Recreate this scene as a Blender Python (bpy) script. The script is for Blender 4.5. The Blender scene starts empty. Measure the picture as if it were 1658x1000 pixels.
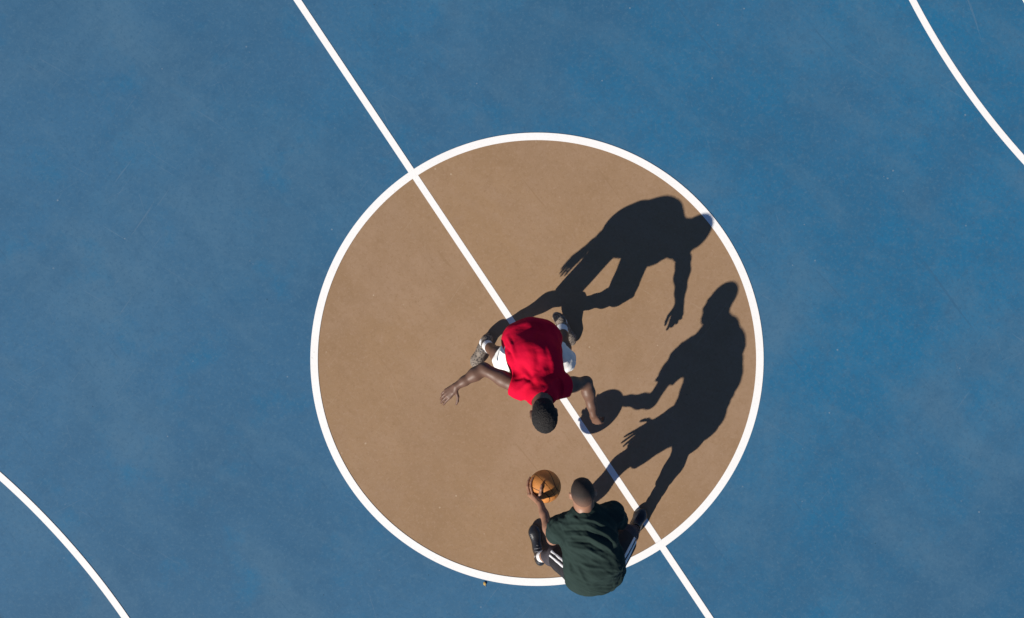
import bpy, math, random
import numpy as np
from mathutils import Vector, Matrix, noise

random.seed(4)
S = 203.7            # photograph pixels per metre of court
H = 6.0              # camera height above the court
SUN = np.array([1.065, 1.1046, -1.0])     # direction the sunlight travels

sc = bpy.context.scene
# ------------------------------------------------------------------ camera
cam_d = bpy.data.cameras.new('camera')
cam = bpy.data.objects.new('camera', cam_d)
sc.collection.objects.link(cam)
cam.location = (0, 0, H)
cam.rotation_euler = (0, 0, 0)
cam_d.sensor_width = 36
cam_d.lens = 36 * H / (1658 / S)
cam_d.clip_end = 3000
sc.camera = cam
# ------------------------------------------------------------------ sky
world = bpy.data.worlds.new('World')
sc.world = world
world.use_nodes = True
wn = world.node_tree
bg = wn.nodes['Background']
sky = wn.nodes.new('ShaderNodeTexSky')
sky.sky_type = 'NISHITA'
sky.sun_disc = False
EL = math.atan2(1, math.hypot(SUN[0], SUN[1]))
sky.sun_elevation = EL
sky.sun_rotation = math.atan2(-SUN[0], -SUN[1])
sky.altitude = 1500
sky.air_density = 0.8
sky.dust_density = 0.0
sky.ozone_density = 6.0
wn.links.new(sky.outputs[0], bg.inputs[0])
bg.inputs[1].default_value = 0.066
# ------------------------------------------------------------------ sun
sun_d = bpy.data.lights.new('sun', 'SUN')
sun_d.energy = 5.0
sun_d.angle = math.radians(0.5)
sun_d.color = (1.0, 0.93, 0.83)
sun = bpy.data.objects.new('sun', sun_d)
sun.rotation_euler = Vector(SUN).to_track_quat('-Z', 'Y').to_euler()
sun.location = (-8, -8, 9)
sc.collection.objects.link(sun)
# ------------------------------------------------------------------ exposure
sc.view_settings.view_transform = 'Standard'
sc.view_settings.look = 'None'
sc.view_settings.exposure = 0.38
sc.view_settings.gamma = 1.0
sc.view_settings.use_curve_mapping = False

# ================================================================== helpers
COL = sc.collection


def G(u, v, z=0.0):
    """court position under photograph pixel u,v (already at ground scale), height z"""
    return np.array([(u - 829) / S, -(v - 500) / S, z])


def P(u, v, z):
    """point of height z that stands on the sight line of pixel u,v"""
    f = (1 - z / H) / S
    return np.array([(u - 829) * f, -(v - 500) * f, z])


def unit(a):
    a = np.asarray(a, float)
    return a / np.linalg.norm(a)


def tag(o, label=None, cat=None, group=None, kind=None):
    if label: o['label'] = label
    if cat: o['category'] = cat
    if group: o['group'] = group
    if kind: o['kind'] = kind
    return o


def empty(name, loc):
    o = bpy.data.objects.new(name, None)
    o.empty_display_size = 0.1
    o.location = loc
    COL.objects.link(o)
    return o


def mesh_obj(name, verts, faces, mat, parent=None, smooth=True):
    """faces: int array (n,3|4) or list of lists"""
    me = bpy.data.meshes.new(name)
    verts = np.asarray(verts, np.float32)
    if parent is not None:
        verts = verts - np.array(parent_loc(parent), np.float32)
    if isinstance(faces, np.ndarray):
        n, k = faces.shape
        me.vertices.add(len(verts))
        me.vertices.foreach_set('co', verts.ravel())
        me.loops.add(n * k)
        me.loops.foreach_set('vertex_index', faces.astype(np.int32).ravel())
        me.polygons.add(n)
        me.polygons.foreach_set('loop_start', np.arange(0, n * k, k, dtype=np.int32))
        me.update(calc_edges=True)
        me.validate()
    else:
        me.from_pydata([tuple(v) for v in verts], [], faces)
    me.polygons.foreach_set('use_smooth', np.full(len(me.polygons), smooth, bool))
    me.update()
    me.materials.append(mat)
    o = bpy.data.objects.new(name, me)
    COL.objects.link(o)
    if parent is not None:
        o.parent = parent
    return o


def parent_loc(o):
    l = Vector((0, 0, 0))
    while o is not None:
        l = l + o.location
        o = o.parent
    return l


# ------------------------------------------------------------------ materials
def new_mat(name, color, rough=0.6, spec=0.5, bump=None, vary=None, sheen=0.0, coat=0.0):
    """vary: list of (scale, detail, colour, lo, hi, factor); bump: list of (scale, strength, distance)"""
    m = bpy.data.materials.new(name)
    m.use_nodes = True
    nt = m.node_tree
    b = nt.nodes['Principled BSDF']
    b.inputs['Roughness'].default_value = rough
    b.inputs['Specular IOR Level'].default_value = spec
    if sheen: b.inputs['Sheen Weight'].default_value = sheen
    if coat: b.inputs['Coat Weight'].default_value = coat
    tc = nt.nodes.new('ShaderNodeTexCoord')
    cur = None
    b.inputs['Base Color'].default_value = (*color, 1)
    for (scale, detail, c2, lo, hi, fac) in (vary or []):
        n = nt.nodes.new('ShaderNodeTexNoise')
        n.inputs['Scale'].default_value = scale
        n.inputs['Detail'].default_value = detail
        nt.links.new(tc.outputs['Object'], n.inputs['Vector'])
        mr = nt.nodes.new('ShaderNodeMapRange')
        mr.inputs['From Min'].default_value = lo
        mr.inputs['From Max'].default_value = hi
        mr.inputs['To Max'].default_value = fac
        nt.links.new(n.outputs['Fac'], mr.inputs['Value'])
        mx = nt.nodes.new('ShaderNodeMix')
        mx.data_type = 'RGBA'
        mx.inputs['A'].default_value = (*color, 1)
        mx.inputs['B'].default_value = (*c2, 1)
        if cur is not None:
            nt.links.new(cur, mx.inputs['A'])
        nt.links.new(mr.outputs['Result'], mx.inputs['Factor'])
        cur = mx.outputs['Result']
    if cur is not None:
        nt.links.new(cur, b.inputs['Base Color'])
    prev = None
    for (scale, strength, dist) in (bump or []):
        n = nt.nodes.new('ShaderNodeTexNoise')
        n.inputs['Scale'].default_value = scale
        n.inputs['Detail'].default_value = 3
        nt.links.new(tc.outputs['Object'], n.inputs['Vector'])
        bp = nt.nodes.new('ShaderNodeBump')
        bp.inputs['Strength'].default_value = strength
        bp.inputs['Distance'].default_value = dist
        nt.links.new(n.outputs['Fac'], bp.inputs['Height'])
        if prev is not None:
            nt.links.new(prev, bp.inputs['Normal'])
        prev = bp.outputs['Normal']
    if prev is not None:
        nt.links.new(prev, b.inputs['Normal'])
    return m


def court_mat(name, base, dark, light, hue, speck):
    """rolled acrylic court paint: broad fading, roller streaks, grain, scuffs and grit"""
    m = bpy.data.materials.new(name)
    m.use_nodes = True
    nt = m.node_tree
    N, L = nt.nodes.new, nt.links.new
    b = nt.nodes['Principled BSDF']
    b.inputs['Roughness'].default_value = 0.85
    b.inputs['Specular IOR Level'].default_value = 0.25
    tc = N('ShaderNodeTexCoord')

    def nz(scale, detail=4, rough=0.55, stretch=None, dist=0.0):
        n = N('ShaderNodeTexNoise')
        n.inputs['Scale'].default_value = scale
        n.inputs['Detail'].default_value = detail
        n.inputs['Roughness'].default_value = rough
        n.inputs['Distortion'].default_value = dist
        if stretch:
            m0 = N('ShaderNodeMapping')
            m0.inputs['Rotation'].default_value = (0, 0, stretch[0])
            m0.inputs['Location'].default_value = (stretch[0] * 7, stretch[0] * 3, 0)
            L(tc.outputs['Object'], m0.inputs['Vector'])
            mp = N('ShaderNodeMapping')
            mp.inputs['Scale'].default_value = (stretch[1], stretch[2], 1)
            L(m0.outputs['Vector'], mp.inputs['Vector'])
            L(mp.outputs['Vector'], n.inputs['Vector'])
        else:
            L(tc.outputs['Object'], n.inputs['Vector'])
        return n.outputs['Fac']

    def rng(x, lo, hi, f):
        r = N('ShaderNodeMapRange')
        r.inputs['From Min'].default_value = lo
        r.inputs['From Max'].default_value = hi
        r.inputs['To Max'].default_value = f
        L(x, r.inputs['Value'])
        return r.outputs['Result']

    def mix(a, c, f):
        x = N('ShaderNodeMix')
        x.data_type = 'RGBA'
        if isinstance(a, tuple): x.inputs['A'].default_value = (*a, 1)
        else: L(a, x.inputs['A'])
        x.inputs['B'].default_value = (*c, 1)
        L(f, x.inputs['Factor'])
        return x.outputs['Result']

    # fresher, more saturated paint towards one end of the court, chalkier patches elsewhere
    sx = N('ShaderNodeVectorMath'); sx.operation = 'DOT_PRODUCT'
    sx.inputs[1].default_value = (0.75, 0.35, 0)
    L(tc.outputs['Object'], sx.inputs[0])
    ad = N('ShaderNodeMath'); ad.operation = 'MULTIPLY_ADD'
    ad.inputs[1].default_value = 0.07
    L(sx.outputs['Value'], ad.inputs[0]); L(nz(0.55, 4, 0.55), ad.inputs[2])
    c = mix(base, hue, rng(ad.outputs[0], 0.42, 0.68, 1.0))
    c = mix(c, dark, rng(nz(0.38, 4, 0.5, (2.1, 1, 1.3)), 0.46, 0.66, 0.75))
    c = mix(c, light, rng(nz(0.75, 6, 0.6, dist=0.5), 0.48, 0.74, 0.85))
    c = mix(c, hue, rng(nz(2.2, 5, 0.65, (0.4, 1, 1)), 0.54, 0.72, 0.75))
    c = mix(c, dark, rng(nz(1.7, 6, 0.65, dist=0.5), 0.50, 0.74, 0.55))
    c = mix(c, light, rng(nz(1.0, 5, 0.6, (0.6, 0.9, 3.2)), 0.50, 0.8, 0.6))
    c = mix(c, dark, rng(nz(1.0, 5, 0.6, (-0.95, 1.2, 4.0)), 0.52, 0.8, 0.5))
    c = mix(c, dark, rng(nz(8.0, 5, 0.7), 0.50, 0.72, 0.45))
    c = mix(c, light, rng(nz(11.0, 5, 0.72), 0.52, 0.74, 0.45))
    # grain of the sanded paint
    c = mix(c, light, rng(nz(38, 4, 0.8), 0.52, 0.72, 0.85))
    c = mix(c, dark, rng(nz(33, 4, 0.8, (0.7, 1, 1)), 0.52, 0.72, 0.85))
    # hairline scuffs in many directions
    worn = nz(0.8, 3, 0.5, (1.7, 1, 1))
    for k, (ang, sc_, th) in enumerate(((0.55, 1.6, 0.685), (-0.5, 2.3, 0.70), (1.25, 1.9, 0.70), (2.2, 1.5, 0.69))):
        st = rng(nz(sc_, 2, 0.5, (ang, 1.0, 34.0), 0.6), th, th + 0.05, 0.32)
        ml = N('ShaderNodeMath'); ml.operation = 'MULTIPLY'
        L(st, ml.inputs[0]); L(rng(worn, 0.42, 0.68, 0.7), ml.inputs[1])
        c = mix(c, speck, ml.outputs[0])
    c = mix(c, dark, rng(nz(1.2, 2, 0.5, (0.9, 1.0, 16.0), 0.5), 0.69, 0.75, 0.5))
    # grit: pale and dark specks
    v = N('ShaderNodeTexVoronoi')
    v.inputs['Scale'].default_value = 7.0
    L(tc.outputs['Object'], v.inputs['Vector'])
    lt = N('ShaderNodeMath'); lt.operation = 'LESS_THAN'
    lt.inputs[1].default_value = 0.05
    L(v.outputs['Distance'], lt.inputs[0])
    gt = N('ShaderNodeMath'); gt.operation = 'MULTIPLY'
    L(lt.outputs[0], gt.inputs[0])
    L(rng(nz(2.3, 3), 0.50, 0.60, 0.7), gt.inputs[1])
    c = mix(c, speck, gt.outputs[0])
    v2 = N('ShaderNodeTexVoronoi')
    v2.inputs['Scale'].default_value = 3.1
    L(tc.outputs['Object'], v2.inputs['Vector'])
    lt2 = N('ShaderNodeMath'); lt2.operation = 'LESS_THAN'
    lt2.inputs[1].default_value = 0.018
    L(v2.outputs['Distance'], lt2.inputs[0])
    gt2 = N('ShaderNodeMath'); gt2.operation = 'MULTIPLY'
    gt2.inputs[1].default_value = 0.55
    L(lt2.outputs[0], gt2.inputs[0])
    c = mix(c, tuple(x * 0.4 for x in dark), gt2.outputs[0])
    L(c, b.inputs['Base Color'])
    bp = N('ShaderNodeBump')
    bp.inputs['Strength'].default_value = 0.35
    bp.inputs['Distance'].default_value = 0.002
    L(nz(160, 3, 0.6), bp.inputs['Height'])
    bp2 = N('ShaderNodeBump')
    bp2.inputs['Strength'].default_value = 0.25
    bp2.inputs['Distance'].default_value = 0.01
    L(nz(6, 3, 0.5), bp2.inputs['Height'])
    L(bp.outputs['Normal'], bp2.inputs['Normal'])
    L(bp2.outputs['Normal'], b.inputs['Normal'])
    return m


M = {}
M['blue'] = court_mat('court_blue', (0.036, 0.125, 0.232), (0.027, 0.097, 0.185),
                      (0.064, 0.150, 0.238), (0.012, 0.126, 0.255), (0.16, 0.22, 0.28))
M['tan'] = court_mat('court_tan', (0.298, 0.188, 0.104), (0.252, 0.155, 0.083),
                     (0.335, 0.222, 0.142), (0.295, 0.192, 0.118), (0.44, 0.33, 0.23))
M['line'] = new_mat('white_line_paint', (0.86, 0.85, 0.83), 0.7, 0.3,
                    bump=[(150, 0.3, 0.002)],
                    vary=[(60, 3, (0.74, 0.73, 0.71), 0.55, 0.8, 0.6), (3, 4, (0.80, 0.79, 0.76), 0.5, 0.75, 0.5),
                          (25, 4, (0.50, 0.46, 0.42), 0.68, 0.78, 0.5)])
M['asphalt'] = new_mat('asphalt', (0.055, 0.055, 0.055), 0.9, 0.3, bump=[(60, 0.4, 0.01)],
                       vary=[(2, 5, (0.08, 0.078, 0.075), 0.4, 0.7, 0.7), (80, 2, (0.11, 0.11, 0.105), 0.5, 0.7, 0.6)])
M['skin_deep'] = new_mat('skin_deep_brown', (0.122, 0.062, 0.040), 0.52, 0.4, bump=[(260, 0.12, 0.002)],
                         vary=[(14, 4, (0.15, 0.085, 0.06), 0.45, 0.75, 0.6), (40, 3, (0.07, 0.036, 0.026), 0.5, 0.8, 0.5)])
M['skin_brown'] = new_mat('skin_brown', (0.27, 0.136, 0.083), 0.52, 0.45, bump=[(260, 0.12, 0.002)],
                          vary=[(14, 4, (0.30, 0.165, 0.11), 0.45, 0.75, 0.6), (40, 3, (0.16, 0.08, 0.05), 0.5, 0.8, 0.5)])
M['hair_black'] = new_mat('hair_black_curls', (0.011, 0.010, 0.010), 0.8, 0.3, bump=[(180, 1.0, 0.010)],
                          vary=[(150, 2, (0.035, 0.030, 0.028), 0.45, 0.75, 0.9)])
M['hair_crop'] = new_mat('hair_cropped', (0.020, 0.015, 0.013), 0.75, 0.35, bump=[(420, 0.7, 0.004)],
                         vary=[(320, 2, (0.050, 0.034, 0.027), 0.45, 0.7, 0.8), (9, 3, (0.040, 0.028, 0.022), 0.45, 0.7, 0.6)])
_nt = M['hair_crop'].node_tree
_b = _nt.nodes['Principled BSDF']
_src = _b.inputs['Base Color'].links[0].from_socket
_at = _nt.nodes.new('ShaderNodeAttribute'); _at.attribute_name = 'length'
_mx = _nt.nodes.new('ShaderNodeMix'); _mx.data_type = 'RGBA'
_mx.inputs['A'].default_value = (0.205, 0.108, 0.070, 1)          # scalp
_nt.links.new(_src, _mx.inputs['B']); _nt.links.new(_at.outputs['Fac'], _mx.inputs['Factor'])
_nt.links.new(_mx.outputs['Result'], _b.inputs['Base Color'])
M['red'] = new_mat('red_jersey_knit', (0.53, 0.0025, 0.030), 0.85, 0.10,
                   bump=[(420, 0.25, 0.002), (24, 0.30, 0.012)],
                   vary=[(9, 4, (0.46, 0.002, 0.016), 0.45, 0.75, 0.7)])
M['green'] = new_mat('dark_green_knit', (0.0175, 0.031, 0.0275), 0.9, 0.1,
                     bump=[(420, 0.25, 0.002), (30, 0.30, 0.010)],
                     vary=[(10, 4, (0.024, 0.041, 0.037), 0.45, 0.75, 0.8)])
M['white_cloth'] = new_mat('white_shorts_cloth', (0.74, 0.73, 0.70), 0.8, 0.25,
                           bump=[(300, 0.2, 0.002), (26, 0.35, 0.012)],
                           vary=[(12, 3, (0.66, 0.65, 0.63), 0.5, 0.75, 0.6)])
M['black_cloth'] = new_mat('black_shorts_cloth', (0.016, 0.015, 0.018), 0.8, 0.3,
                           bump=[(300, 0.2, 0.002), (26, 0.35, 0.012)],
                           vary=[(12, 3, (0.028, 0.026, 0.031), 0.45, 0.75, 0.8)])
M['legging'] = new_mat('charcoal_knit', (0.040, 0.035, 0.043), 0.8, 0.3, bump=[(90, 0.5, 0.004)],
                       vary=[(40, 3, (0.06, 0.052, 0.06), 0.45, 0.75, 0.8)])
M['stripe'] = new_mat('white_stripe_tape', (0.78, 0.78, 0.79), 0.6, 0.3, bump=[(300, 0.2, 0.002)])
M['sock'] = new_mat('white_sock_knit', (0.72, 0.72, 0.72), 0.9, 0.2, bump=[(160, 0.6, 0.003)])
M['shoe_grey'] = new_mat('grey_mesh_shoe', (0.20, 0.165, 0.135), 0.7, 0.3, bump=[(150, 0.8, 0.004)],
                         vary=[(70, 2, (0.045, 0.038, 0.034), 0.48, 0.56, 0.9)])
M['sole_grey'] = new_mat('pale_grey_rubber_sole', (0.33, 0.28, 0.23), 0.75, 0.3, bump=[(60, 0.3, 0.003)],
                         vary=[(30, 3, (0.20, 0.17, 0.14), 0.5, 0.75, 0.6)])
M['shoe_black'] = new_mat('black_leather_shoe', (0.014, 0.014, 0.016), 0.32, 0.6, bump=[(120, 0.35, 0.004)],
                          vary=[(50, 2, (0.035, 0.034, 0.038), 0.5, 0.75, 0.8)])
M['sole_black'] = new_mat('black_rubber_sole', (0.022, 0.021, 0.022), 0.7, 0.3, bump=[(60, 0.3, 0.003)])
M['lace_dark'] = new_mat('dark_lace', (0.035, 0.032, 0.032), 0.8, 0.2, bump=[(300, 0.5, 0.002)])
M['lace_grey'] = new_mat('grey_lace', (0.16, 0.16, 0.17), 0.7, 0.3, bump=[(300, 0.5, 0.002)])
M['ball'] = new_mat('orange_ball_leather', (0.55, 0.215, 0.048), 0.55, 0.4, bump=[(420, 0.9, 0.003)],
                    vary=[(25, 4, (0.42, 0.135, 0.022), 0.45, 0.7, 0.7), (120, 2, (0.60, 0.235, 0.055), 0.5, 0.7, 0.5)])
M['seam'] = new_mat('dark_rubber_seam', (0.02, 0.014, 0.011), 0.6, 0.4, bump=[(200, 0.3, 0.002)])
M['eye'] = new_mat('eye_white', (0.62, 0.58, 0.54), 0.25, 0.5, vary=[(60, 1, (0.5, 0.45, 0.4), 0.5, 0.8, 0.5)])
M['iris'] = new_mat('eye_brown_iris', (0.02, 0.012, 0.008), 0.2, 0.5, vary=[(300, 1, (0.04, 0.02, 0.01), 0.5, 0.8, 0.5)])
M['leaf'] = new_mat('dry_leaf', (0.60, 0.42, 0.12), 0.7, 0.3, vary=[(200, 3, (0.22, 0.11, 0.03), 0.45, 0.65, 0.8)])
M['board'] = new_mat('white_backboard', (0.70, 0.70, 0.70), 0.45, 0.4, vary=[(3, 4, (0.58, 0.58, 0.57), 0.5, 0.75, 0.6)])
M['board_mark'] = new_mat('red_backboard_mark', (0.50, 0.05, 0.03), 0.5, 0.4, vary=[(8, 4, (0.4, 0.05, 0.03), 0.5, 0.75, 0.6)])
M['steel'] = new_mat('galvanised_post', (0.33, 0.34, 0.35), 0.45, 0.5, vary=[(20, 4, (0.24, 0.25, 0.26), 0.45, 0.7, 0.7)])
M['rim'] = new_mat('orange_rim', (0.55, 0.13, 0.03), 0.45, 0.5, vary=[(30, 4, (0.4, 0.08, 0.02), 0.5, 0.75, 0.6)])

# ================================================================== the court
CC = G(869.4, 581.3)                       # centre spot
AX = unit([0.832, 0.555, 0])               # long axis of the court, towards the upper right
PX = unit([0.555, -0.832, 0])              # along the centre line, towards the lower right


def flat(name, verts, faces, mat, kind='structure', parent=None):
    o = mesh_obj(name, verts, faces, mat, parent, smooth=False)
    if kind: o['kind'] = kind
    return o


def quad_strip(a, b, w, z):
    d = unit(np.array(b) - np.array(a)); n = np.array([-d[1], d[0], 0]) * w / 2
    n_seg = 2
    V, F = [], []
    for i in range(n_seg + 1):
        p = np.array(a) + (np.array(b) - np.array(a)) * i / n_seg
        V += [p - n, p + n]
    for i in range(n_seg):
        F.append([2 * i, 2 * i + 2, 2 * i + 3, 2 * i + 1])
    V = np.array(V); V[:, 2] = z
    return V, F


def ring(c, r0, r1, a0, a1, z, n=160):
    V, F = [], []
    for i in range(n + 1):
        a = a0 + (a1 - a0) * i / n
        for r in (r0, r1):
            V.append((c[0] + r * math.cos(a), c[1] + r * math.sin(a), z))
    for i in range(n):
        F.append([2 * i, 2 * i + 1, 2 * i + 3, 2 * i + 2])
    return np.array(V), F


flat('ground', [(-600, -600, -0.02), (600, -600, -0.02), (600, 600, -0.02), (-600, 600, -0.02)], [[0, 1, 2, 3]], M['asphalt'])
HL, HW = 13.4, 9.4
cv = [CC + AX * a * HL + PX * b * HW for a, b in ((-1, 1), (1, 1), (1, -1), (-1, -1))]
cv = [np.array([p[0], p[1], 0.0]) for p in cv]
flat('court_surface', cv, [[0, 1, 2, 3]], M['blue'])
R = 366.7 / S
WL = 12.1 / S
n = 180
dv = [(CC[0] + (R - 0.02) * math.cos(2 * math.pi * i / n), CC[1] + (R - 0.02) * math.sin(2 * math.pi * i / n), 0.0015) for i in range(n)]
flat('center_circle_paint', dv, [list(range(n))], M['tan'])
flat('center_circle_line', *ring(CC, R - WL, R, 0, 2 * math.pi, 0.0045, 260), M['line'])
WS = 10.6 / S
flat('half_court_line', *quad_strip(CC - PX * 7.6, CC + PX * 7.6, WS, 0.0030), M['line'])
for c, rr, sgn in ((G(-838.9, 1717.6), 1265.4 / S, 1), (G(2570.6, -569.1), 1232.5 / S, -1)):
    a = math.atan2(AX[1] * sgn, AX[0] * sgn)
    flat('three_point_line', *ring(c, rr - 5.4 / S, rr + 5.4 / S, a - math.pi / 2, a + math.pi / 2, 0.003, 260), M['line'])
    h = c
    ft = h + AX * sgn * 3.50
    flat('free_throw_circle_line', *ring(ft, 1.75, 1.80, a - math.pi / 2, a + math.pi / 2, 0.006, 120), M['line'])
    for s in (-1, 1):
        flat('key_line', *quad_strip(ft + PX * s * 1.775, h - AX * sgn * 1.6 + PX * s * 1.775, 0.05, 0.006), M['line'])
    flat('free_throw_line', *quad_strip(ft - PX * 1.75, ft + PX * 1.75, 0.05, 0.006), M['line'])
    flat('baseline', *quad_strip(h - AX * sgn * 1.6 - PX * 7.6, h - AX * sgn * 1.6 + PX * 7.6, 0.05, 0.009), M['line'])
for s in (-1, 1):
    flat('sideline', *quad_strip(CC - AX * 11.6 + PX * s * 7.6, CC + AX * 11.6 + PX * s * 7.6, 0.05, 0.012), M['line'])


# ================================================================== implicit surfaces
class Field:
    """signed distance samples on a grid; shapes are blended in one by one"""

    def __init__(self, lo, hi, h):
        self.h = h
        self.lo = np.array(lo, float)
        self.n = np.maximum(((np.array(hi) - self.lo) / h).astype(int) + 2, 4)
        self.d = np.full(self.n, 0.08, np.float32)

    def sub(self, lo, hi):
        i0 = np.clip(((np.array(lo) - self.lo) / self.h).astype(int), 0, self.n)
        i1 = np.clip(((np.array(hi) - self.lo) / self.h).astype(int) + 2, 0, self.n)
        if (i1 <= i0).any(): return None, None
        ax = [(self.lo[k] + self.h * np.arange(i0[k], i1[k])).astype(np.float32) for k in range(3)]
        sl = tuple(slice(i0[k], i1[k]) for k in range(3))
        return sl, (ax[0][:, None, None], ax[1][None, :, None], ax[2][None, None, :])

    def put(self, fn, lo, hi, k, op='add'):
        pad = k + 0.03
        sl, xyz = self.sub(np.array(lo) - pad, np.array(hi) + pad)
        if sl is None: return
        b = fn(*xyz)
        a = self.d[sl]
        if op == 'add':
            if k > 0:
                t = np.maximum(k - np.abs(a - b), 0) / k
                self.d[sl] = np.minimum(a, b) - t * t * k * 0.25
            else:
                self.d[sl] = np.minimum(a, b)
        else:
            if k > 0:
                t = np.maximum(k - np.abs(a + b), 0) / k
                self.d[sl] = np.maximum(a, -b) + t * t * k * 0.25
            else:
                self.d[sl] = np.maximum(a, -b)

    def cone(self, a, b, ra, rb, k=0.02, op='add'):
        a, b = np.array(a, float), np.array(b, float)
        ab = b - a
        L2 = max(float(ab @ ab), 1e-9)

        def fn(x, y, z):
            x, y, z = x - a[0], y - a[1], z - a[2]
            t = np.clip((x * ab[0] + y * ab[1] + z * ab[2]) / L2, 0, 1)
            q = np.sqrt((x - t * ab[0]) ** 2 + (y - t * ab[1]) ** 2 + (z - t * ab[2]) ** 2)
            return q - (ra + (rb - ra) * t)
        r = max(ra, rb)
        self.put(fn, np.minimum(a, b) - r, np.maximum(a, b) + r, k, op)

    def pipe(self, a, b, ra, rb, k=0.02, op='add', tilt=None):
        """cone with flat ends; tilt turns the far end's plane"""
        a, b = np.array(a, float), np.array(b, float)
        L = np.linalg.norm(b - a); s = (b - a) / L
        e = s if tilt is None else unit(tilt)

        def fn(x, y, z):
            x, y, z = x - a[0], y - a[1], z - a[2]
            q = x * s[0] + y * s[1] + z * s[2]
            t = np.clip(q / L, 0, 1.2)
            rad = np.sqrt(np.maximum(x * x + y * y + z * z - q * q, 0)) - (ra + (rb - ra) * t)
            end = (x - L * s[0]) * e[0] + (y - L * s[1]) * e[1] + (z - L * s[2]) * e[2]
            return np.maximum(np.maximum(rad, end), -q)
        m = max(ra, rb) * 1.5
        self.put(fn, np.minimum(a, b) - m, np.maximum(a, b) + m, k, op)

    def chain(self, pts, rads, k=0.02, op='add'):
        for i in range(len(pts) - 1):
            self.cone(pts[i], pts[i + 1], rads[i], rads[i + 1], k, op)

    def ell(self, c, r, axes, k=0.02, op='add'):
        """ellipsoid, axes: three unit vectors, r: three radii"""
        c = np.array(c, float); A = [unit(v) for v in axes]; r = np.array(r, float)

        def fn(x, y, z):
            x, y, z = x - c[0], y - c[1], z - c[2]
            k0 = 0; k1 = 0
            for v, q in zip(A, r):
                s = x * v[0] + y * v[1] + z * v[2]
                k0 = k0 + (s / q) ** 2
                k1 = k1 + (s / q ** 2) ** 2
            k0 = np.sqrt(k0); k1 = np.sqrt(k1) + 1e-6
            return k0 * (k0 - 1) / k1
        m = r.max()
        self.put(fn, c - m, c + m, k, op)

    def slab(self, a, b, lat, wa, wb, ea, eb, k=0.03, op='add'):
        """tapered trunk segment from a to b, half width w along lat, half depth e"""
        a, b = np.array(a, float), np.array(b, float)
        s = unit(b - a); L = np.linalg.norm(b - a)
        l = unit(lat - s * (lat @ s)); dp = np.cross(s, l)

        def fn(x, y, z):
            x, y, z = x - a[0], y - a[1], z - a[2]
            q = x * s[0] + y * s[1] + z * s[2]
            t = np.clip(q / L, 0, 1)
            w = wa + (wb - wa) * t; e = ea + (eb - ea) * t
            u = x * l[0] + y * l[1] + z * l[2]
            v = x * dp[0] + y * dp[1] + z * dp[2]
            o = q - t * L
            k0 = np.sqrt((u / w) ** 2 + (v / e) ** 2 + (o / e) ** 2)
            k1 = np.sqrt((u / w ** 2) ** 2 + (v / e ** 2) ** 2 + (o / e ** 2) ** 2) + 1e-6
            return k0 * (k0 - 1) / k1
        m = max(wa, wb, ea, eb)
        self.put(fn, np.minimum(a, b) - m, np.maximum(a, b) + m, k, op)

    def cut(self, p, nrm, lo=None, hi=None, k=0.0):
        """remove everything on the side nrm points to, beyond p (optionally inside a box)"""
        p = np.array(p, float); nrm = unit(nrm)
        lo = self.lo if lo is None else lo
        hi = self.lo + self.n * self.h if hi is None else hi
        sl, (x, y, z) = self.sub(lo, hi)
        b = ((x - p[0]) * nrm[0] + (y - p[1]) * nrm[1] + (z - p[2]) * nrm[2]).astype(np.float32)
        self.d[sl] = np.maximum(self.d[sl], b)

    def mesh(self):
        d = self.d.copy()
        d[0] = d[-1] = 0.05; d[:, 0] = d[:, -1] = 0.05; d[:, :, 0] = d[:, :, -1] = 0.05
        ins = d < 0
        c = np.zeros(np.array(d.shape) - 1, np.int8)
        for dx in (0, 1):
            for dy in (0, 1):
                for dz in (0, 1):
                    c += ins[dx:dx + c.shape[0], dy:dy + c.shape[1], dz:dz + c.shape[2]]
        act = np.argwhere((c > 0) & (c < 8))
        idx = np.full(c.shape, -1, np.int32)
        idx[act[:, 0], act[:, 1], act[:, 2]] = np.arange(len(act))
        corner = np.array([(i, j, k) for i in (0, 1) for j in (0, 1) for k in (0, 1)])
        val = np.stack([d[act[:, 0] + o[0], act[:, 1] + o[1], act[:, 2] + o[2]] for o in corner], 1)
        acc = np.zeros((len(act), 3)); cnt = np.zeros(len(act))
        for i in range(8):
            for j in range(i + 1, 8):
                if np.abs(corner[i] - corner[j]).sum() != 1: continue
                va, vb = val[:, i], val[:, j]
                m = (va < 0) != (vb < 0)
                t = np.where(m, va / np.where(m, va - vb, 1), 0)
                pt = corner[i] + t[:, None] * (corner[j] - corner[i])
                acc += pt * m[:, None]; cnt += m
        V = self.lo + self.h * (act + acc / cnt[:, None])
        F = []
        for axis in range(3):
            o1, o2 = [(1, 2), (2, 0), (0, 1)][axis]
            a = np.take(ins, range(0, d.shape[axis] - 1), axis)
            b = np.take(ins, range(1, d.shape[axis]), axis)
            e = np.argwhere(a != b)
            e = e[(e[:, o1] > 0) & (e[:, o2] > 0) & (e[:, o1] < d.shape[o1] - 1) & (e[:, o2] < d.shape[o2] - 1)]
            up = ins[e[:, 0], e[:, 1], e[:, 2]]
            q = []
            for s1, s2 in ((-1, -1), (0, -1), (0, 0), (-1, 0)):
                cc = e.copy(); cc[:, o1] += s1; cc[:, o2] += s2
                q.append(idx[cc[:, 0], cc[:, 1], cc[:, 2]])
            q = np.stack(q, 1)
            q[~up] = q[~up][:, ::-1]
            F.append(q)
        F = np.concatenate(F)
        F = F[(F >= 0).all(1)]
        return V, F

    def obj(self, name, mat, parent, fn=None, smooth=1):
        V, F = self.mesh()
        V, F = largest(V, F)
        V = relax(V, F, smooth)
        if fn is not None:
            V = fn(V, normals(V, F))
        return mesh_obj(name, V, F, mat, parent)


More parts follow.
